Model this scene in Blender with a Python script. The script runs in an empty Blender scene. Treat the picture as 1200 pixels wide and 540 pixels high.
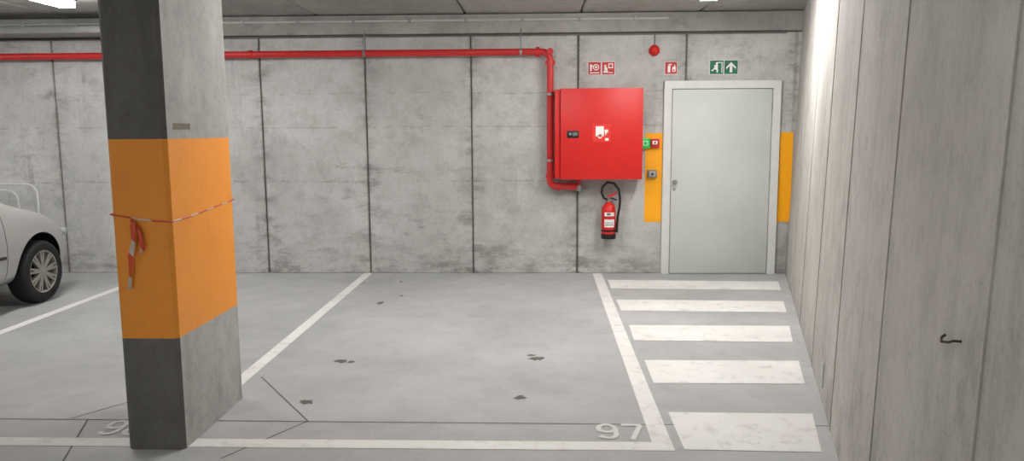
import bpy, bmesh, math, random
from mathutils import Vector, Matrix
random.seed(7)
S=bpy.context.scene
COL=S.collection
S.view_settings.view_transform='Standard'
S.view_settings.look='None'
S.view_settings.exposure=0
# ------------------------------------------------------------ camera
f=900.;psi=math.radians(2.1);p=math.atan(.13);roll=math.radians(.33);H=1.57
F=Vector((-math.sin(psi)*math.cos(p),math.cos(psi)*math.cos(p),-math.sin(p)))
R=Vector((math.cos(psi),math.sin(psi),0));U=R.cross(F)
R2=R*math.cos(roll)-U*math.sin(roll);U2=U*math.cos(roll)+R*math.sin(roll)
cd=bpy.data.cameras.new('camera');cam=bpy.data.objects.new('camera',cd);COL.objects.link(cam)
M=Matrix((R2,U2,-F)).transposed().to_4x4();M.translation=Vector((0,0,H));cam.matrix_world=M
cd.sensor_width=36;cd.lens=f/1200*36;cd.clip_start=.05
S.camera=cam
# ------------------------------------------------------------ material helpers
def srgb(r,g,b):
    def c(v):
        v/=255.
        return v/12.92 if v<=.04045 else ((v+.055)/1.055)**2.4
    return (c(r),c(g),c(b),1)
class N:
    def __init__(s,name):
        s.m=bpy.data.materials.new(name);s.m.use_nodes=True;s.t=s.m.node_tree
        s.b=s.t.nodes['Principled BSDF']
    def n(s,typ,**k):
        nd=s.t.nodes.new(typ)
        for a,b in k.items():setattr(nd,a,b)
        return nd
    def l(s,a,b): s.t.links.new(a,b)
    def pos(s,scale=(1,1,1),obj=False):
        mp=s.n('ShaderNodeMapping');mp.inputs['Scale'].default_value=scale
        if obj: s.l(s.n('ShaderNodeTexCoord').outputs['Object'],mp.inputs[0])
        else: s.l(s.n('ShaderNodeNewGeometry').outputs['Position'],mp.inputs[0])
        return mp.outputs[0]
    def noise(s,vec,scale,detail=5,rough=.55,dist=0):
        nd=s.n('ShaderNodeTexNoise');nd.inputs['Scale'].default_value=scale
        nd.inputs['Detail'].default_value=detail;nd.inputs['Roughness'].default_value=rough
        nd.inputs['Distortion'].default_value=dist
        s.l(vec,nd.inputs['Vector']);return nd.outputs['Fac']
    def rng(s,v,a,b,c=0,d=1):
        nd=s.n('ShaderNodeMapRange');nd.inputs[1].default_value=a;nd.inputs[2].default_value=b
        nd.inputs[3].default_value=c;nd.inputs[4].default_value=d;s.l(v,nd.inputs[0]);return nd.outputs[0]
    def math(s,op,a,b=None):
        nd=s.n('ShaderNodeMath',operation=op)
        for i,v in enumerate((a,b)):
            if v is None: continue
            if isinstance(v,(int,float)): nd.inputs[i].default_value=v
            else: s.l(v,nd.inputs[i])
        return nd.outputs[0]
    def mix(s,fac,a,b,mode='MIX'):
        nd=s.n('ShaderNodeMix',data_type='RGBA',blend_type=mode)
        for sock,v in ((nd.inputs[0],fac),(nd.inputs[6],a),(nd.inputs[7],b)):
            if isinstance(v,(int,float,tuple)): sock.default_value=v
            else: s.l(v,sock)
        return nd.outputs[2]
    def bump(s,h,st,dist=.01):
        nd=s.n('ShaderNodeBump');nd.inputs['Strength'].default_value=st;nd.inputs['Distance'].default_value=dist
        s.l(h,nd.inputs['Height']);s.l(nd.outputs[0],s.b.inputs['Normal'])
    def col(s,c):
        if isinstance(c,tuple): s.b.inputs['Base Color'].default_value=c
        else: s.l(c,s.b.inputs['Base Color'])
def plain(name,c,rough=.5,metal=0,var=.06,coat=0,nscale=12):
    m=N(name);c2=tuple(v*(1-var*3) for v in c[:3])+(1,)
    m.col(m.mix(m.rng(m.noise(m.pos(obj=True),nscale,3),.35,.75),c,c2))
    m.b.inputs['Roughness'].default_value=rough;m.b.inputs['Metallic'].default_value=metal
    m.b.inputs['Coat Weight'].default_value=coat
    return m.m
def emit(name,c,st):
    m=N(name);m.b.inputs['Emission Color'].default_value=c;m.b.inputs['Emission Strength'].default_value=st
    m.col(c);return m.m
def concrete(name,dark,light,stain,amt=.5,scale=1.,stretch=(1,1,1),island=.12,rough=.8,bump=.25,low=.5,lines=True,vert=0,joints=0):
    m=N(name)
    P=m.pos();Ps=m.pos(stretch)
    a=m.noise(Ps,.9*scale,4,.55,0)
    base=m.mix(m.rng(a,.36,.62),dark,light)
    bN=m.noise(P,6*scale,8,.72)
    base=m.mix(m.rng(bN,.46,.68,0,.3),base,stain)
    fN=m.noise(P,42,4,.7)
    base=m.mix(m.rng(fN,.5,.72,0,.26),base,stain)
    c=m.noise(m.pos((stretch[0],stretch[1],stretch[2]*1.5)),3.2*scale,10,.78,.0)
    g=m.noise(m.pos((1,1,1.2)),.8*scale,2,.5)
    sm=m.math('MULTIPLY',m.rng(c,.53,.60),m.rng(g,.49,.60))
    base=m.mix(m.math('MULTIPLY',sm,amt),base,stain)
    d=m.noise(m.pos((1.3,1.3,.8)),2.6*scale,10,.75,.0)
    base=m.mix(m.rng(d,.54,.64,0,.3),base,tuple(min(1,v*1.15) for v in light[:3])+(1,))
    if vert:
        v=m.noise(m.pos((5,5,.35)),1.6,6,.65,.0)
        base=m.mix(m.rng(v,.5,.68,0,vert),base,stain)
    sx=m.n('ShaderNodeSeparateXYZ');m.l(m.n('ShaderNodeNewGeometry').outputs['Position'],sx.inputs[0])
    z=sx.outputs[2]
    if low:
        lo=m.math('MULTIPLY',m.rng(z,.5,0.0),m.rng(c,.46,.58))
        base=m.mix(m.math('MULTIPLY',lo,low),base,stain)
    if lines:
        for zz,h in ((1.02,.016),(1.62,.009),(1.98,.010)):
            w=m.math('ADD',z,m.math('MULTIPLY',a,.06))
            ln=m.rng(m.math('ABSOLUTE',m.math('SUBTRACT',w,zz+.03)),h,0)
            ln=m.math('MULTIPLY',ln,m.rng(bN,.44,.56))
            base=m.mix(m.math('MULTIPLY',ln,.5),base,stain)
        v=m.noise(m.pos((7,1,.25)),1.3,5,.7,.0)
        base=m.mix(m.math('MULTIPLY',m.rng(v,.58,.70,0,.45),m.rng(c,.4,.6)),base,stain)
    if joints:
        k=m.math('ABSOLUTE',m.math('SUBTRACT',m.math('FRACT',m.math('ADD',m.math('DIVIDE',m.math('SUBTRACT',sx.outputs[0],.41),1.15),20.5)),.5))
        jm=m.math('MULTIPLY',m.rng(k,.14,.0),m.rng(c,.46,.60))
        base=m.mix(m.math('MULTIPLY',jm,joints),base,tuple(v*.9 for v in stain[:3])+(1,))
        jl=m.rng(k,.022,.010)
        base=m.mix(m.math('MULTIPLY',jl,m.rng(d,.4,.6,.15,.6)),base,stain)
    vo=m.n('ShaderNodeTexVoronoi');vo.inputs['Scale'].default_value=38;m.l(P,vo.inputs['Vector'])
    pore=m.math('MULTIPLY',m.rng(vo.outputs['Distance'],.22,.08),m.rng(bN,.52,.62))
    base=m.mix(m.math('MULTIPLY',pore,.55),base,tuple(v*.5 for v in stain[:3])+(1,))
    if island:
        rp=m.n('ShaderNodeNewGeometry').outputs['Random Per Island']
        k=m.rng(rp,0,1,1-island,1)
        cx=m.n('ShaderNodeCombineColor')
        for i in range(3): m.l(k,cx.inputs[i])
        base=m.mix(1.,base,cx.outputs[0],'MULTIPLY')
    m.col(base);m.b.inputs['Roughness'].default_value=rough
    m.bump(m.math('ADD',fN,m.math('MULTIPLY',a,2)),bump,.006)
    return m.m
# ------------------------------------------------------------ mesh helpers
def link(me,name,mats,parent=None):
    o=bpy.data.objects.new(name,me);COL.objects.link(o)
    for mt in (mats if isinstance(mats,(list,tuple)) else [mats]): me.materials.append(mt)
    if parent: o.parent=parent
    return o
def empty(name,loc=(0,0,0),rz=0):
    e=bpy.data.objects.new(name,None);e.empty_display_size=.1;COL.objects.link(e);e.location=loc;e.rotation_euler[2]=rz;return e
def fin(bm,name,mats,parent=None,smooth=False):
    bmesh.ops.recalc_face_normals(bm,faces=bm.faces)
    me=bpy.data.meshes.new(name);bm.to_mesh(me);bm.free()
    if smooth:
        for q in me.polygons:q.use_smooth=True
        try: me.set_sharp_from_angle(angle=math.radians(38))
        except Exception: pass
    return link(me,name,mats,parent)
def addbox(bm,x0,x1,y0,y1,z0,z1,bev=0,mi=0,seg=1):
    r=bmesh.ops.create_cube(bm,size=1)
    for v in r['verts']:
        v.co=Vector((x0+(v.co.x+.5)*(x1-x0),y0+(v.co.y+.5)*(y1-y0),z0+(v.co.z+.5)*(z1-z0)))
    fs=set(fc for v in r['verts'] for fc in v.link_faces)
    for fc in fs: fc.material_index=mi
    if bev:
        es=list(set(e for v in r['verts'] for e in v.link_edges))
        q=bmesh.ops.bevel(bm,geom=es,offset=bev,segments=seg,affect='EDGES',profile=.5)
        for fc in q['faces']: fc.material_index=mi
def box(name,x0,x1,y0,y1,z0,z1,mat,bev=0,parent=None,seg=2):
    bm=bmesh.new();addbox(bm,x0,x1,y0,y1,z0,z1,bev,0,seg);return fin(bm,name,mat,parent,bev>0)
def tube(name,pts,r,mat,parent=None,seg=12,cyc=False):
    pts=[Vector(q) for q in pts];n=len(pts);bm=bmesh.new();rings=[]
    up=None
    for i,q in enumerate(pts):
        a=pts[(i-1)%n] if (i>0 or cyc) else q; b=pts[(i+1)%n] if (i<n-1 or cyc) else q
        t=(b-a).normalized()
        if up is None:
            up=Vector((0,0,1)) if abs(t.z)<.9 else Vector((1,0,0))
        u=(up-t*up.dot(t)).normalized();up=u;w=t.cross(u)
        rings.append([bm.verts.new(q+(u*math.cos(k*2*math.pi/seg)+w*math.sin(k*2*math.pi/seg))*r) for k in range(seg)])
    for i in range(n if cyc else n-1):
        A=rings[i];B=rings[(i+1)%n]
        for k in range(seg): bm.faces.new((A[k],A[(k+1)%seg],B[(k+1)%seg],B[k]))
    if not cyc: bm.faces.new(rings[0][::-1]);bm.faces.new(rings[-1])
    return fin(bm,name,mat,parent,True)
def lathe(name,prof,mat,parent=None,seg=32,axis='Z',loc=(0,0,0),closed=False):
    bm=bmesh.new();rings=[]
    for r,h in prof:
        ring=[]
        for k in range(seg):
            a=2*math.pi*k/seg;x,y=r*math.cos(a),r*math.sin(a)
            co={'Z':(x,y,h),'Y':(x,h,y),'X':(h,x,y)}[axis]
            ring.append(bm.verts.new(Vector(co)+Vector(loc)))
        rings.append(ring)
    m=len(rings)
    for i in range(m if closed else m-1):
        A=rings[i];B=rings[(i+1)%m]
        for k in range(seg): bm.faces.new((A[k],A[(k+1)%seg],B[(k+1)%seg],B[k]))
    if not closed:
        bm.faces.new(rings[0]);bm.faces.new(rings[-1])
    bmesh.ops.remove_doubles(bm,verts=bm.verts,dist=1e-5)
    return fin(bm,name,mat,parent,True)
def polyY(name,polys,y,th,mats,parent=None):
    """flat shapes in XZ facing -Y; polys=[(pts,matindex,layer)]"""
    bm=bmesh.new()
    for pts,mi,lay in polys:
        yf=y-th-lay*.0008
        a=[bm.verts.new((q[0],yf,q[1])) for q in pts];b=[bm.verts.new((q[0],y,q[1])) for q in pts]
        n=len(pts);fs=[bm.faces.new(a),bm.faces.new(b[::-1])]
        for i in range(n): fs.append(bm.faces.new((a[i],a[(i+1)%n],b[(i+1)%n],b[i])))
        for q in fs:q.material_index=mi
    return fin(bm,name,mats,parent)
def flat(name,polys,z,mat,parent=None):
    bm=bmesh.new()
    for pts in polys: bm.faces.new([bm.verts.new((q[0],q[1],z)) for q in pts])
    for q in bm.faces:
        q.normal_update()
        if q.normal.z<0:q.normal_flip()
    me=bpy.data.meshes.new(name);bm.to_mesh(me);bm.free();return link(me,name,mat,parent)
def rect(x0,x1,z0,z1): return [(x0,z0),(x1,z0),(x1,z1),(x0,z1)]
def circ(cx,cz,r,n=20): return [(cx+r*math.cos(2*math.pi*i/n),cz+r*math.sin(2*math.pi*i/n)) for i in range(n)]
# ------------------------------------------------------------ materials
M_back=concrete('concrete_back',srgb(184,184,181),srgb(206,206,204),srgb(124,121,115),.42,1.,(.8,1,1.2),.06,.75,.3,.6,True,0,.65)
M_right=concrete('concrete_right',srgb(166,163,157),srgb(188,185,179),srgb(122,117,110),.3,1.1,(1,1,.5),.05,.75,.35,.35,False,.25)
M_gap=plain('joint_dark',srgb(112,108,102),.9)
M_pil=concrete('concrete_pillar',srgb(158,156,153),srgb(180,178,175),srgb(114,110,105),.4,1.6,(1,1,.6),0,.7,.3,.3,False,.25)
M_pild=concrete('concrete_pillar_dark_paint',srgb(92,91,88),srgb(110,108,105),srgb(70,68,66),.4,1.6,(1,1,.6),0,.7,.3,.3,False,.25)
M_ceil=concrete('concrete_ceiling',srgb(160,159,154),srgb(184,183,178),srgb(118,115,109),.4,1.3,(1,.5,1),.1,.85,.3,0,False)
def floor_mat():
    m=N('floor_coating');P=m.pos()
    a=m.noise(P,.9,5,.6,.2);b=m.noise(P,4.5,7,.70,.1)
    c=m.mix(m.rng(a,.35,.65),srgb(163,164,164),srgb(181,182,183))
    c=m.mix(m.rng(b,.5,.68,0,.25),c,srgb(144,144,143))
    d=m.noise(m.pos((2.5,.6,1)),3,8,.78,.2)
    c=m.mix(m.rng(d,.58,.70,0,.3),c,srgb(196,197,198))
    e=m.noise(P,14,6,.75)
    c=m.mix(m.rng(e,.64,.72,0,.4),c,srgb(130,128,125))
    m.col(c);m.l(m.rng(b,.3,.7,.42,.6),m.b.inputs['Roughness'])
    m.b.inputs['Specular IOR Level'].default_value=.4
    m.bump(m.noise(P,80,2,.6),.08,.003);return m.m
M_floor=floor_mat()
def paint_mat(name,c,worn,amt=.45,rough=.55,lo=.52,hi=.66):
    m=N(name);P=m.pos()
    w=m.rng(m.noise(P,7,8,.75,.3),lo,hi,0,amt)
    x=m.mix(m.rng(m.noise(P,1.6,3),.35,.65,0,.25),c,worn)
    m.col(m.mix(w,x,worn));m.b.inputs['Roughness'].default_value=rough
    return m.m
M_line=paint_mat('road_paint_white',srgb(234,233,230),srgb(186,184,180),.6)
M_num=paint_mat('stencil_paint',srgb(222,221,218),srgb(184,183,181),.6,.55,.5,.66)
M_or=paint_mat('orange_paint',srgb(242,154,50),srgb(224,138,44),.35)
M_orw=paint_mat('orange_paint_wall',srgb(255,176,8),srgb(248,164,12),.3)
M_jt=plain('floor_joint_sealant',srgb(104,102,99),.8)
M_stain=plain('dried_dirt',srgb(100,96,91),.6)
M_red=plain('red_enamel',srgb(212,28,24),.45,0,.03,.0)
M_redpipe=plain('red_pipe_paint',srgb(208,44,44),.4,0,.05)
M_reddk=plain('red_enamel_side',srgb(176,26,24),.4,0,.03)
M_door=plain('door_paint',srgb(204,208,203),.5,0,.03,0,2)
M_frame=plain('door_frame_paint',srgb(216,218,215),.45,0,.02)
M_blk=plain('black_plastic',srgb(22,22,24),.45,0,0)
M_rub=plain('tyre_rubber',srgb(26,26,27),.8,0,.05)
M_wht=plain('sign_white',srgb(238,238,234),.5,0,.01)
M_sred=plain('sign_red',srgb(190,42,48),.5,0,.02)
M_sgrn=plain('sign_green',srgb(40,112,84),.5,0,.02)
M_grn=emit('call_point_green',srgb(20,175,80),.3)
M_steel=plain('galvanised_steel',srgb(170,172,172),.4,.7)
M_rail=plain('grey_coated_steel',srgb(204,205,204),.4,0,.02)
M_dsteel=plain('rusty_steel',srgb(70,58,50),.6,.4)
M_grey=plain('grey_plastic',srgb(120,120,120),.5)
M_lampbody=plain('lamp_housing',srgb(170,170,168),.5)
M_lamp=emit('lamp_diffuser',(1,.98,.955,1),67)
M_lab=plain('paper_label',srgb(120,112,98),.8)
# ------------------------------------------------------------ ROOM
D=8.4; CZ=2.81; XL=-12.; YF=-6.
box('floor',XL-.3,4.5,YF-.3,D+.3,-.2,0,M_floor)
u=Vector((.2525,.9676,0));C0=Vector((2.69,8.4,0));nrm=Vector((.9676,-.2525,0))  # outward (+x)
def rw(s,off=0,z=0):
    q=C0-u*s+nrm*off;return Vector((q.x+.03*z,q.y,z))
jx=[-12,-11.09,-9.94,-8.79,-7.64,-6.49,-5.34,-4.19,-3.04,-1.89,-.74,.41,1.56,2.95]
bm=bmesh.new();addbox(bm,XL-.2,3.0,D+.02,D+.3,0,2.86,0,1)
for a,b in zip(jx[:-1],jx[1:]): addbox(bm,a+.007,b-.007,D,D+.1,0,2.585,.006,0,1)
fin(bm,'wall_back',[M_back,M_gap])
box('trim_1',XL,2.95,D-.035,D+.1,2.60,CZ-.012,M_ceil,.008)
bm=bmesh.new()
def rpanel(s0,s1,o0,o1,z0,z1,mi,bev):
    r=bmesh.ops.create_cube(bm,size=1)
    for v in r['verts']:
        s=s0 if v.co.x<0 else s1;o=o0 if v.co.y<0 else o1;z=z0 if v.co.z<0 else z1
        v.co=rw(s,o,z)
    for fc in set(fc for v in r['verts'] for fc in v.link_faces): fc.material_index=mi
    if bev:
        bmesh.ops.bevel(bm,geom=list(set(e for v in r['verts'] for e in v.link_edges)),offset=bev,segments=1,affect='EDGES')
rpanel(-.4,15,.010,.25,0,2.86,1,0)
gs=[0,1.18,2.33,3.48,4.63,5.80,6.98,8.13,9.3,10.4,11.6,12.7,13.8,14.9]
for a,b in zip(gs[:-1],gs[1:]): rpanel(a+(.003 if a else -.05),b-.003,0,.1,0,2.83,0,.004)
fin(bm,'wall_right',[M_right,M_gap])
box('wall_left',XL-.2,XL,YF,D,0,2.86,M_back)
box('wall_front',XL-.2,rw(14.8).x+.4,YF-.2,YF,0,2.86,M_back)
cx=[-12,-10.1,-8.9,-7.7,-6.4,-5.1,-3.7,-2.4,-.8,.44,1.7,3.2]
bm=bmesh.new();addbox(bm,XL-.2,3.4,YF-.2,D+.3,CZ+.06,CZ+.2,0,1)
for a,b in zip(cx[:-1],cx[1:]): addbox(bm,a+.008,b-.008,YF,D+.1,CZ,CZ+.1,.014,0,1)
fin(bm,'ceiling',[M_ceil,M_gap])
# ------------------------------------------------------------ PILLAR
px0,px1,py0,py1=-2.06,-1.77,3.6,4.36
bm=bmesh.new()
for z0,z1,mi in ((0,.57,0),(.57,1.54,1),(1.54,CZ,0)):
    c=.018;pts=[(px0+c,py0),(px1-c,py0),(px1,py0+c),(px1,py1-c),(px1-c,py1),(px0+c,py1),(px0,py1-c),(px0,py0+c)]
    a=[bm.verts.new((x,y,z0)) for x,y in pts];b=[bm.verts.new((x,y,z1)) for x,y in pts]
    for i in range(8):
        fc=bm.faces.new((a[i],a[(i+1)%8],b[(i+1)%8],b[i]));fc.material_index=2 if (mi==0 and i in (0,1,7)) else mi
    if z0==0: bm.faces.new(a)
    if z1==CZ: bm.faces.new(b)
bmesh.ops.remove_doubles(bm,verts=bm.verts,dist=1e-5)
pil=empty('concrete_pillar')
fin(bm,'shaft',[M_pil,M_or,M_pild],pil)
box('label_plate',px1,px1+.002,3.68,3.86,1.585,1.615,M_lab,0,pil)
def tape_mat():
    m=N('barrier_tape');sx=m.n('ShaderNodeSeparateXYZ');m.l(m.n('ShaderNodeNewGeometry').outputs['Position'],sx.inputs[0])
    s=m.math('ADD',m.math('ADD',sx.outputs[0],sx.outputs[1]),m.math('MULTIPLY',sx.outputs[2],1.0))
    w=m.math('GREATER_THAN',m.math('FRACT',m.math('MULTIPLY',s,5)),.42)
    m.col(m.mix(w,srgb(214,196,180),srgb(214,84,52)));m.b.inputs['Roughness'].default_value=.35;return m.m
M_tape=tape_mat()
tp=empty('barrier_tape')
def ribbon(name,pts,parent):
    bm=bmesh.new();prev=None
    for q,ww in pts:
        q=Vector(q);d=Vector(ww)
        a=bm.verts.new(q-d/2);b=bm.verts.new(q+d/2)
        if prev: bm.faces.new((prev[0],a,b,prev[1]))
        prev=(a,b)
    o=fin(bm,name,M_tape,parent,True);md=o.modifiers.new('t','SOLIDIFY');md.thickness=.0012;return o
e=.004
loop=[(px0-e,py1+e,1.19),(px0-e,py0-e,1.182),(-2.0,py0-e,1.172),(-1.92,py0-e,1.158),(-1.85,py0-e,1.15),(px1,py0-e,1.145),(px1+e,py0,1.145),(px1+e,3.8,1.15),(px1+e,4.05,1.165),(px1+e,py1+e,1.185),(px0-e,py1+e,1.19)]
ribbon('wrap',[(q,(0,0,.008)) for q in loop],tp)
ribbon('hanging_tail',[((-1.955,py0-.012,1.165),(.012,0,.004)),((-1.94,py0-.03,1.13),(.03,0,.01)),((-1.945,py0-.024,1.06),(.03,-.01,.01)),((-1.96,py0-.03,.99),(.022,.015,.01)),((-1.975,py0-.02,.90),(.020,-.01,.01)),((-1.985,py0-.018,.82),(.016,.01,.01))],tp)
ribbon('hanging_tail_2',[((-1.95,py0-.014,1.16),(.01,0,.004)),((-1.915,py0-.028,1.1),(.016,0,.01)),((-1.905,py0-.02,1.03),(.02,.01,.01)),((-1.915,py0-.016,1.0),(.016,.01,.01))],tp)
# ------------------------------------------------------------ FLOOR MARKINGS
def ln(x0,y0,x1,y1,w0,w1=None):
    w1=w1 or w0;d=Vector((x1-x0,y1-y0)).normalized();n=Vector((-d.y,d.x))
    return [(x0+n.x*w0/2,y0+n.y*w0/2),(x1+n.x*w1/2,y1+n.y*w1/2),(x1-n.x*w1/2,y1-n.y*w1/2),(x0-n.x*w0/2,y0-n.y*w0/2)]
flat('parking_bay_lines',[
 [(.58,8.39),(.68,8.39),(.665,3.64),(.565,3.64)],
 [(-1.96,8.39),(-1.87,8.39),(-1.86,3.64),(-1.95,3.64)],
 [(-4.34,8.39),(-4.25,8.39),(-4.24,3.64),(-4.33,3.64)],
 [(-6.84,8.39),(-6.75,8.39),(-6.74,3.64),(-6.83,3.64)]],.0022,M_line)
flat('parking_front_line',[[(-9.2,3.61),(.665,3.64),(.665,3.745),(-9.2,3.71)]],.0018,M_line)
ZB=[[(.714,8.008),(2.471,7.928),(2.365,7.498),(.709,7.566)],[(.71,7.058),(2.236,7.002),(2.129,6.566),(.711,6.613)],[(.72,6.107),(2.002,6.097),(1.875,5.618),(.706,5.647)],[(.716,5.15),(1.764,5.148),(1.641,4.665),(.709,4.664)],[(.717,4.165),(1.511,4.156),(1.377,3.639),(.713,3.655)]]
flat('zebra_crossing_markings',ZB,.0024,M_line)
def arcp(cx,cy,rx,ry,a0,a1,n=8): return [(cx+rx*math.cos(math.radians(a0+(a1-a0)*i/n)),cy+ry*math.sin(math.radians(a0+(a1-a0)*i/n))) for i in range(n+1)]
DIG={'9':[arcp(.5,.70,.42,.25,0,360,16),arcp(.5,.70,.42,.25,0,-8,1)+arcp(.5,.30,.42,.25,0,-150,7)],
     '7':[[(.05,.94),(.95,.94),(.40,.0)]],
     '8':[arcp(.5,.72,.38,.23,0,360,16),arcp(.5,.27,.42,.24,0,360,16)]}
def number(digs,x,y,w,h):
    bm=bmesh.new();k=0
    for i,dg in enumerate(digs):
        ox=x+i*w*1.28
        for st in DIG[dg]:
            q=[(ox+a*w,y+b*h) for a,b in st]
            for a,b in zip(q[:-1],q[1:]):
                dx,dy=b[0]-a[0],b[1]-a[1];L=math.hypot(dx,dy) or 1
                ex_,ey_=dx/L*.006,dy/L*.006
                pts=ln(a[0]-ex_,a[1]-ey_,b[0]+ex_,b[1]+ey_,.027)
                fc=bm.faces.new([bm.verts.new((c[0],c[1],.0030+k*.00001)) for c in pts]);fc.normal_update();k+=1
                if fc.normal.z<0: fc.normal_flip()
    me=bpy.data.meshes.new('bay_number_marking');bm.to_mesh(me);bm.free();link(me,'bay_number_marking',M_num)
number('97',.300,3.78,.105,.2)
number('98',-2.34,3.775,.105,.2)
jts=[ln(-11.9,4.0,1.55,3.98,.010),ln(-1.80,4.74,-1.27,3.99,.009),ln(-1.27,3.99,-1.55,3.5,.009),ln(-2.1,4.74,-2.6,4.0,.009),ln(-2.5,3.99,-2.3,3.45,.009)]
flat('floor_control_joints',jts,.0012,M_jt)
def blob(cx,cy,rx,ry,seed):
    rr=random.Random(seed);return [(cx+rx*math.cos(a*math.pi/9)*(.4+rr.random()*.7),cy+ry*math.sin(a*math.pi/9)*(.4+rr.random()*.7)) for a in range(18)]
st=[(-1.371,5.094),(-1.364,4.287),(-.029,5.177),(-.116,4.384),(-1.47,6.891),(-1.461,7.9),(-1.295,5.075),(-.06,5.25),(-1.33,7.2)]
flat('floor_dirt_stains',[blob(q[0],q[1],a,b,i+3) for i,(q,a,b) in enumerate(zip(st,(.06,.05,.07,.045,.04,.02,.035,.04,.02),(.05,.055,.055,.045,.09,.06,.04,.03,.04)))],.0015,M_stain)
# ------------------------------------------------------------ DOOR
dr=empty('door_1')
fr=D-.05
bm=bmesh.new()
addbox(bm,1.325,1.41,fr,D,0,2.085,.004);addbox(bm,2.475,2.56,fr,D,0,2.085,.004);addbox(bm,1.325,2.56,fr-.001,D,2.0,2.085,.004)
fin(bm,'frame',M_frame,dr)
bm=bmesh.new();addbox(bm,1.41,1.43,fr+.02,D,0,2.0);addbox(bm,2.455,2.475,fr+.02,D,0,2.0);addbox(bm,1.41,2.475,fr+.02,D,1.98,2.0)
fin(bm,'rebate',M_grey,dr)
box('leaf',1.418,2.467,fr+.012,D,.012,1.994,M_door,.003,dr)
box('threshold',1.41,2.475,fr,D,0,.012,M_steel,.002,dr)
lathe('knob',[(.001,0),(.026,0),(.026,-.006),(.012,-.010),(.012,-.028),(.024,-.036),(.026,-.048),(.018,-.056),(.001,-.058)],M_steel,dr,20,'Y',(1.452,fr+.012,1.01))
lathe('lock_cylinder',[(.001,0),(.016,0),(.016,-.006),(.001,-.006)],M_steel,dr,20,'Y',(1.452,fr+.012,.93))
for z in (.25,1.05,1.8): tube('hinge',[(2.468,fr+.004,z-.05),(2.468,fr+.004,z+.05)],.008,M_steel,dr)
polyY('orange_wall_band',[(rect(1.14,1.323,.57,1.535),0,0),(rect(2.562,2.715,.57,1.535),0,0)],D,.0015,[M_orw])
# ------------------------------------------------------------ HOSE CABINET
cb=empty('fire_hose_cabinet')
box('body',.155,1.075,8.18,8.399,1.062,1.995,M_reddk,.006,cb)
box('door',.215,1.078,8.145,8.176,1.052,2.003,M_red,.006,cb)
box('hinge_strip',.16,.212,8.168,8.18,1.065,1.99,M_red,.003,cb)
box('lock_plate',.285,.41,8.139,8.146,1.49,1.565,M_blk,.003,cb)
lathe('lock_cylinder',[(.001,0),(.014,0),(.014,-.006),(.001,-.006)],M_steel,cb,16,'Y',(.32,8.139,1.53))
box('latch_pull',.345,.395,8.132,8.14,1.51,1.545,M_grey,.002,cb)
SX,SZ=.555,1.445;w=.19
polyY('sticker',[(rect(SX,SX+w,SZ,SZ+w),0,0),(rect(SX+.03,SX+.115,SZ+.06,SZ+.165),1,1),
  (circ(SX+.075,SZ+.06,.022),1,1),(rect(SX+.125,SX+.16,SZ+.1,SZ+.13),1,1),([(SX+.125,SZ+.1),(SX+.145,SZ+.1),(SX+.135,SZ+.07)],1,1),
  (rect(SX+.13,SX+.165,SZ+.015,SZ+.04),1,1),(circ(SX+.075,SZ+.06,.010),0,2)],8.145,.001,[plain('sticker_red',srgb(226,52,44),.5,0,.02),M_wht],cb)
# ------------------------------------------------------------ RED PIPE
pp=empty('sprinkler_pipe')
py=8.31;r=.036
def arc(c,a0,a1,rad,n=7):
    return [(c[0]+rad*math.cos(a0+(a1-a0)*i/n),py,c[1]+rad*math.sin(a0+(a1-a0)*i/n)) for i in range(n+1)]
pts=[(XL+.02,py,2.395),(-3,py,2.395),(0.0,py,2.395)]+arc((.02,2.305),math.pi/2,0,.09)+[(.11,py,1.6)]+arc((.18,1.04),math.pi,1.5*math.pi,.07)+[(.40,py,.97)]
tube('pipe_run',pts,r,M_redpipe,pp,18)
def coll(name,c,ax,rr=.052,h=.04): 
    lathe(name,[(r,-h/2),(rr,-h/2),(rr,h/2),(r,h/2)],M_redpipe,pp,20,ax,c)
coll('coupling',(-.02,py,2.395),'X');coll('coupling',(.11,py,2.28),'Z');coll('coupling',(.11,py,1.08),'Z',.046);coll('coupling',(.2,py,.97),'X',.046);coll('coupling',(-3.1,py,2.395),'X',.046)
coll('coupling',(.36,py,.97),'X',.048,.03)
tube('elbow_boss',[(.11,py,2.395),(.11,py-.07,2.395)],.034,M_redpipe,pp)
lathe('valve_body',[(.03,-.03),(.034,-.02),(.034,.02),(.03,.03)],M_steel,pp,16,'Z',(.42,py,.95))
tube('riser_to_cabinet',[(.42,py,.93),(.42,py,1.055)],.022,M_redpipe,pp)
for x in (-10.,-8.2,-6.4,-4.6,-1.87,-.2):
    tube('hanger_rod',[(x,py,2.43),(x,py,2.58),(x,D-.037,2.64)],.006,M_steel,pp,8)
    lathe('clamp',[(r,-.012),(r+.006,-.012),(r+.006,.012),(r,.012)],M_steel,pp,20,'X',(x,py,2.395))
for z in (1.95,1.25):
    box('wall_clip',.095,.125,py+.03,D,z-.012,z+.012,M_steel,0,pp)
    lathe('clamp',[(r,-.012),(r+.006,-.012),(r+.006,.012),(r,.012)],M_steel,pp,20,'Z',(.11,py,z))
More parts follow.
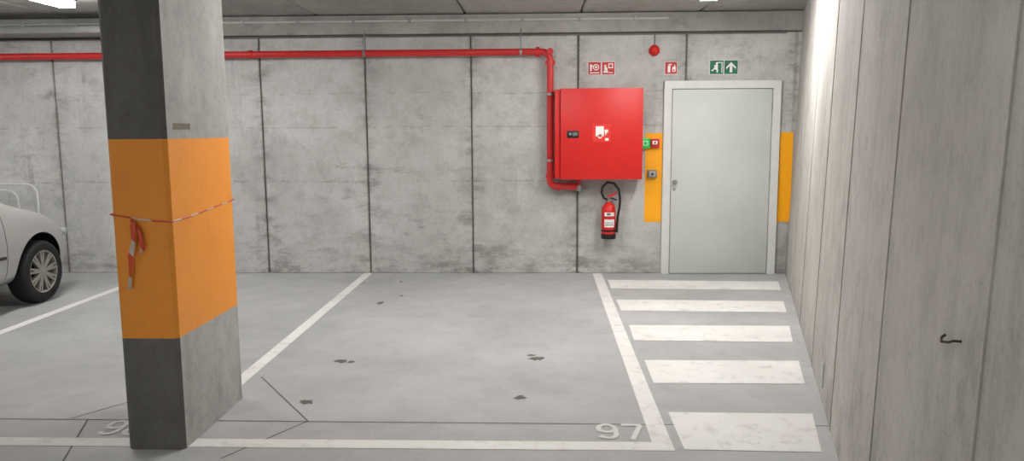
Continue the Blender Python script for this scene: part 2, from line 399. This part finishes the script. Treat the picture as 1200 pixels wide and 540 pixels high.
# ------------------------------------------------------------ CONDUITS
cn=empty('cable_conduit')
tube('conduit',[(-11.9,D-.055,2.735),(1.35,D-.055,2.735)],.011,M_rail,cn,8)
for i in range(22): box('clip',-11.6+i*.6,-11.57+i*.6,D-.07,D-.035,2.715,2.755,M_steel,0,cn)
cn2=empty('cable_conduit')
tube('conduit',[(-11.9,D-.012,2.578),(2.6,D-.012,2.578)],.009,M_grey,cn2,8)
tube('drop',[(1.22,D-.012,2.57),(1.22,D-.012,2.47)],.006,M_grey,cn2,8)
tr=empty('cable_tray')
box('tray',-11.9,-4.3,8.0,8.34,2.60,2.62,M_steel,.003,tr)
box('lip',-11.9,-4.3,7.99,8.0,2.60,2.67,M_steel,.002,tr)
for i in range(5): tube('cable',[(-11.9,8.06+i*.05,2.635),(-4.35,8.06+i*.05,2.635)],.014,M_blk,tr,8)
for i in range(6): tube('hanger',[(-11+i*1.3,8.0,2.62),(-11+i*1.3,8.0,CZ)],.006,M_steel,tr,6)
# ------------------------------------------------------------ SIGNS
def sign(name,x0,z0,s,mats,extra):
    return polyY(name,[(rect(x0,x0+s,z0,z0+s),1,0),(rect(x0+.004,x0+s-.004,z0+.004,z0+s-.004),0,1)]+[([(x0+a*s,z0+b*s) for a,b in q],mi,2+k) for q,mi,k in extra],D,.003,mats)
def RC(a,b,c,d): return [(a,c),(b,c),(b,d),(a,d)]
def CC(x,y,r): return circ(x,y,r,18)
sign('fire_hose_sign',.515,2.155,.14,[M_sred,M_wht],[(CC(.62,.58,.24),1,0),(CC(.62,.58,.17),0,1),(CC(.62,.58,.09),1,2),(RC(.16,.3,.3,.8),1,0),(RC(.3,.4,.62,.7),1,0),(RC(.14,.86,.12,.2),1,0)])
sign('fire_alarm_sign',.662,2.155,.14,[M_sred,M_wht],[(RC(.5,.86,.5,.86),1,0),(CC(.68,.68,.12),0,1),(RC(.2,.34,.25,.75),1,0),(RC(.34,.44,.25,.55),1,0),(RC(.14,.5,.16,.3),1,0),(RC(.55,.85,.14,.2),1,0)])
sign('fire_extinguisher_sign',1.33,2.155,.135,[M_sred,M_wht],[(RC(.25,.45,.15,.68),1,0),(RC(.3,.55,.72,.8),1,0),([(.6,.2),(.85,.2),(.88,.5),(.78,.8),(.72,.55),(.62,.6)],1,0),(CC(.72,.32,.07),0,1)])
sign('emergency_exit_sign',1.805,2.15,.15,[M_sgrn,M_wht],[(RC(.52,.9,.12,.86),1,0),(RC(.58,.84,.12,.8),0,1),(CC(.5,.76,.08),1,2),([(.3,.62),(.5,.7),(.58,.6),(.5,.42),(.62,.3),(.56,.14),(.48,.16),(.52,.28),(.36,.38),(.24,.24),(.12,.26),(.13,.33),(.22,.33),(.36,.52)],1,3)])
sign('exit_arrow_sign',1.957,2.15,.15,[M_sgrn,M_wht],[([(.5,.86),(.84,.5),(.84,.36),(.59,.6),(.59,.14),(.41,.14),(.41,.6),(.16,.36),(.16,.5)],1,0)])
sr=empty('fire_alarm_siren')
lathe('base',[(.001,0),(.058,0),(.058,-.03),(.05,-.034),(.001,-.034)],M_redpipe,sr,28,'Y',(1.215,D,2.405))
lathe('dome',[(.05,-.03),(.05,-.05),(.042,-.068),(.025,-.08),(.001,-.084)],M_red,sr,28,'Y',(1.215,D,2.405))
g=empty('door_release_call_point')
box('housing',1.085,1.185,D-.05,D,1.375,1.48,M_grn,.006,g);box('window',1.11,1.16,D-.053,D-.049,1.403,1.452,M_wht,.002,g)
box('button_marks',1.118,1.152,D-.055,D-.052,1.41,1.445,M_grn,.001,g)
g=empty('fire_alarm_call_point')
box('housing',1.192,1.285,D-.05,D,1.38,1.475,M_sred,.006,g);box('window',1.21,1.262,D-.053,D-.049,1.415,1.45,M_wht,.002,g)
box('button',1.226,1.246,D-.055,D-.052,1.424,1.442,M_blk,.001,g)
g=empty('key_switch_box')
box('housing',1.165,1.265,D-.045,D,1.055,1.14,M_grey,.005,g);box('face',1.18,1.25,D-.048,D-.044,1.068,1.127,M_lampbody,.002,g)
lathe('key_barrel',[(.001,0),(.013,0),(.013,-.008),(.001,-.008)],M_blk,g,16,'Y',(1.215,D-.047,1.097))
# ------------------------------------------------------------ EXTINGUISHER
ex=empty('fire_extinguisher',(.742,D-.12,.405))
lathe('base_boot',[(.001,0),(.078,0),(.08,.01),(.08,.05),(.076,.055)],M_blk,ex,28)
lathe('cylinder',[(.074,.03),(.076,.05),(.076,.30),(.07,.34),(.05,.37),(.028,.385),(.026,.40),(.001,.40)],M_red,ex,28)
lathe('valve',[(.02,.395),(.024,.40),(.024,.43),(.014,.44),(.014,.455),(.001,.455)],M_steel,ex,16)
def plate(name,pts,y0,y1,mat,par):
    bm=bmesh.new();a=[bm.verts.new((q[0],y0,q[1])) for q in pts];b=[bm.verts.new((q[0],y1,q[1])) for q in pts];n=len(pts)
    bm.faces.new(a);bm.faces.new(b[::-1])
    for i in range(n): bm.faces.new((a[i],a[(i+1)%n],b[(i+1)%n],b[i]))
    return fin(bm,name,mat,par)
plate('lever_upper',[(-.02,.45),(.03,.455),(.09,.49),(.085,.505),(.02,.475),(-.02,.47)],-.012,.012,M_red,ex)
plate('lever_lower',[(-.01,.43),(.03,.43),(.085,.41),(.085,.425),(.03,.445),(-.01,.445)],-.012,.012,M_blk,ex)
hp=[(-.02,.425),(-.055,.44),(-.08,.50),(-.07,.565),(-.02,.61),(.05,.60),(.10,.54),(.118,.44),(.112,.33),(.095,.24),(.088,.16)]
tube('hose',[(a,-.03,b) for a,b in hp],.0135,M_blk,ex,10)
tube('nozzle',[(.088,-.03,.17),(.086,-.03,.07)],.014,M_blk,ex,10)
def labelarc(name,a0,a1,z0,z1,mat,rr=.0772):
    bm=bmesh.new();pr=None
    for i in range(9):
        a=math.radians(a0+(a1-a0)*i/8);q=[bm.verts.new((rr*math.sin(a),-rr*math.cos(a),z)) for z in (z0,z1)]
        if pr: bm.faces.new((pr[0],q[0],q[1],pr[1]))
        pr=q
    return fin(bm,name,mat,ex,True)
labelarc('label',-40,45,.13,.29,M_wht);labelarc('label_band',-40,45,.215,.25,M_sred,.078);labelarc('label_text',-32,36,.15,.16,M_grey,.078);labelarc('label_text',-32,36,.175,.183,M_grey,.078);labelarc('label_pic',-20,10,.26,.283,M_grey,.078)
box('wall_bracket',-.02,.02,.07,.12,.1,.42,M_steel,.002,ex)
lathe('strap',[(.0765,.08),(.079,.08),(.079,.1),(.0765,.1)],M_blk,ex,28)
# ------------------------------------------------------------ HOOK + BLANK PLATE on right wall
hk=empty('wall_hook')
hz=1.065;s0=6.80
b0=rw(s0,0,hz);inw=-nrm
tube('shank',[b0,b0+inw*.018,b0+inw*.028+Vector((0,0,-.004)),b0+inw*.04+u*.012+Vector((0,0,-.006)),b0+inw*.036+u*.03+Vector((0,0,.0)),b0+inw*.028+u*.028+Vector((0,0,.008))],.0032,M_dsteel,hk,8)
bs=empty('wall_socket_plate')
q=rw(4.13,0,.15)
o=box('plate',-.05,.05,-.006,.004,-.07,.07,M_lampbody,.003,bs)
bs.location=q;bs.rotation_euler[2]=math.atan2(u.y,u.x)+math.pi
# ------------------------------------------------------------ LAMPS
def lamp(x,y,L=1.5):
    e=empty('ceiling_lamp',(x,y,0))
    box('housing',-.085,.085,-L/2,L/2,CZ-.05,CZ,M_lampbody,.01,e)
    box('diffuser',-.07,.07,-L/2+.03,L/2-.03,CZ-.10,CZ-.048,M_lamp,0,e)
for x,y in ((1.50,6.37),(-.5,5.5),(-4.32,6.37),(-7.6,5.5),(-1.9,-.3),(-5.,-1.)): lamp(x,y)
wd=bpy.data.worlds.new('world');S.world=wd;wd.use_nodes=True
wd.node_tree.nodes['Background'].inputs[0].default_value=(.5,.5,.5,1);wd.node_tree.nodes['Background'].inputs[1].default_value=.05
# ------------------------------------------------------------ METAL HOOP RAIL behind the car
hr=empty('metal_hoop_rail')
def hoop(x0,x1,y,zt,name):
    n=6;R_=.12;pts=[(x0,y,0)]
    pts+=[(x0+R_-R_*math.cos(i*math.pi/2/n),y,zt-R_+R_*math.sin(i*math.pi/2/n)) for i in range(n+1)]
    pts+=[(x1-R_+R_*math.sin(i*math.pi/2/n),y,zt-R_+R_*math.cos(i*math.pi/2/n)) for i in range(n+1)]
    pts+=[(x1,y,0)];tube(name,pts,.011,M_rail,hr,10)
hoop(-6.5,-5.50,8.2,1.02,'hoop_outer');hoop(-6.35,-5.72,8.2,.95,'hoop_inner')
# ------------------------------------------------------------ CAR
car=empty('car',(-5.49,5.66,0))
def carpaint():
    m=N('silver_car_paint')
    sx=m.n('ShaderNodeSeparateXYZ');m.l(m.n('ShaderNodeTexCoord').outputs['Object'],sx.inputs[0])
    y=sx.outputs[1];z=sx.outputs[2];mask=None
    for y0 in (.78,-.28,-1.02):
        k=m.math('LESS_THAN',m.math('ABSOLUTE',m.math('SUBTRACT',y,y0)),.004)
        mask=k if mask is None else m.math('MAXIMUM',mask,k)
    mask=m.math('MULTIPLY',mask,m.math('GREATER_THAN',z,.3))
    h=m.math('MULTIPLY',m.math('LESS_THAN',m.math('ABSOLUTE',m.math('SUBTRACT',y,1.74)),.004),m.math('GREATER_THAN',z,.5))
    mask=m.math('MAXIMUM',mask,h)
    c=m.mix(m.rng(m.noise(m.pos(obj=True),3,3),.4,.7,0,.3),srgb(182,182,180),srgb(164,163,160))
    m.col(m.mix(mask,c,(.02,.02,.02,1)));m.b.inputs['Metallic'].default_value=.45;m.b.inputs['Roughness'].default_value=.38
    m.b.inputs['Coat Weight'].default_value=.4;return m.m
M_car=carpaint()
M_glass=N('car_glass');M_glass.col(srgb(24,27,29));M_glass.b.inputs['Roughness'].default_value=.08;M_glass=M_glass.m
M_hl=plain('headlight_glass',srgb(170,175,178),.12,.3,.05,.8)
M_alloy=plain('alloy_silver',srgb(160,156,150),.4,.4)
M_tail=plain('tail_light_red',srgb(140,14,16),.2,0,.02,.8)
stn=[(-2.0,.70,.36,.62,.78,.86,.50),(-1.94,.80,.28,.66,.92,1.0,.58),(-1.75,.845,.22,.68,.98,1.25,.56),(-1.35,.86,.20,.68,.97,1.42,.56),(-.7,.865,.20,.66,.96,1.48,.58),(0,.865,.20,.65,.95,1.48,.58),
 (.45,.865,.20,.65,.94,1.36,.56),(.85,.865,.20,.66,.93,1.10,.60),(1.08,.865,.20,.67,.90,.965,.62),(1.35,.86,.20,.67,.85,.91,.60),(1.6,.83,.20,.63,.76,.83,.54),(1.78,.75,.20,.56,.67,.74,.46),(1.95,.58,.22,.48,.58,.63,.34),(2.02,.42,.26,.42,.5,.54,.25)]
bm=bmesh.new();rings=[]
for (y,w,zb,zs,zl,zt,rh) in stn:
    half=[(0,zb),(w*.8,zb),(w*.97,zb+.08),(w,zs-.12),(w*.995,zs),(w*.95,zl),(rh+.04,zt-.05),(rh*.8,zt),(0,zt+.015)]
    ring=[bm.verts.new((x,y,z)) for x,z in half]+[bm.verts.new((-x,y,z)) for x,z in half[-2:0:-1]]
    rings.append(ring)
n=len(rings[0])
for i in range(len(rings)-1):
    for k in range(n):
        fc=bm.faces.new((rings[i][k],rings[i][(k+1)%n],rings[i+1][(k+1)%n],rings[i+1][k]))
        kk=k if k<8 else n-1-k
        y=(stn[i][0]+stn[i+1][0])/2
        if kk==5 and -1.75<y<.95: fc.material_index=1
        if kk in (6,7) and (.3<y<1.0 or -1.97<y<-1.6 and kk>=6): fc.material_index=1
bm.faces.new(rings[0]);bm.faces.new(rings[-1])
body=fin(bm,'body',[M_car,M_glass,M_blk],None,True)
sb=body.modifiers.new('s','SUBSURF');sb.levels=3;sb.render_levels=3
cuts=[]
for wy in (1.25,-1.28):
    bm=bmesh.new();bmesh.ops.create_cone(bm,cap_ends=True,segments=48,radius1=.345,radius2=.345,depth=2.2,matrix=Matrix.Translation((0,wy,.315))@Matrix.Rotation(math.pi/2,4,'Y'))
    c=fin(bm,'cut',[M_blk]);cuts.append(c);md=body.modifiers.new('b','BOOLEAN');md.object=c;md.operation='DIFFERENCE';md.solver='EXACT'
    try: md.material_mode='TRANSFER'
    except Exception: pass
bpy.context.view_layer.update()
me=bpy.data.meshes.new_from_object(body.evaluated_get(bpy.context.evaluated_depsgraph_get()))
bpy.data.objects.remove(body)
for c in cuts:bpy.data.objects.remove(c)
body=bpy.data.objects.new('body',me);COL.objects.link(body);body.parent=car
for q in me.polygons:q.use_smooth=True
try: me.set_sharp_from_angle(angle=math.radians(40))
except Exception: pass
box('wheel_arch_liner',-.6,.6,.95,1.55,.24,.62,M_blk,.02,car);box('wheel_arch_liner',-.6,.6,-1.58,-.98,.24,.62,M_blk,.02,car)
for sd in (1,-1):
    for wy in (1.25,-1.28):
        e=empty('wheel',(sd*.77,wy,.292));e.parent=car;e.scale=(sd,1,1)
        lathe('tyre',[(.19,-.09),(.25,-.095),(.275,-.085),(.29,-.06),(.292,0),(.29,.06),(.275,.085),(.25,.095),(.198,.088),(.19,.06)],M_rub,e,48,'X',closed=True)
        lathe('rim',[(.205,-.08),(.198,.088),(.188,.086),(.18,.05),(.17,-.06)],M_alloy,e,48,'X')
        lathe('brake_disc',[(.001,.0),(.14,.0),(.14,-.02),(.001,-.02)],M_blk,e,32,'X')
        lathe('hub',[(.001,.085),(.03,.082),(.045,.07),(.055,.05),(.055,.02),(.001,.02)],M_alloy,e,24,'X')
        bm=bmesh.new()
        for k in range(9):
            a=k*2*math.pi/9
            for da in (-.10,.10):
                t=Matrix.Rotation(a+da,4,'X')
                vs=[]
                for (xx,yy,zz) in ((.045,-.013,.035),(.045,.013,.035),(.078,.013,.035),(.078,-.013,.035),(.055,-.010,.192),(.055,.010,.192),(.085,.010,.192),(.085,-.010,.192)):
                    vs.append(bm.verts.new(t@Vector((xx,yy,zz))))
                for q in ((0,1,2,3),(4,5,6,7),(0,1,5,4),(1,2,6,5),(2,3,7,6),(3,0,4,7)): bm.faces.new([vs[j] for j in q])
        fin(bm,'spokes',M_alloy,e)
    for nm,loc,sc,mt in (('headlight',(sd*.62,1.76,.60),(.15,.14,.065),M_hl),('tail_light',(sd*.74,-1.84,.82),(.11,.14,.13),M_tail),('mirror',(sd*.95,.42,.99),(.08,.06,.07),M_car)):
        bm=bmesh.new();bmesh.ops.create_uvsphere(bm,u_segments=24,v_segments=14,radius=1)
        for v in bm.verts: v.co=Vector((v.co.x*sc[0],v.co.y*sc[1],v.co.z*sc[2]))+Vector(loc)
        fin(bm,nm,mt,car,True)
    tube('mirror_arm',[(sd*.80,.42,.95),(sd*.93,.42,.97)],.02,M_blk,car)
    for hy in (-.12,-.86): tube('door_handle',[(sd*.865,hy-.07,.80),(sd*.885,hy-.05,.80),(sd*.885,hy+.05,.80),(sd*.865,hy+.07,.80)],.012,M_car,car)
    tube('side_rub_strip',[(sd*.868,-.98,.5),(sd*.868,.74,.5)],.014,M_blk,car,8)
box('grille',-.34,.34,1.95,2.02,.34,.42,M_blk,.02,car)
box('number_plate',-.26,.26,2.01,2.03,.44,.54,M_wht,.004,car)
box('rear_plate',-.26,.26,-2.03,-2.0,.52,.63,M_wht,.004,car)
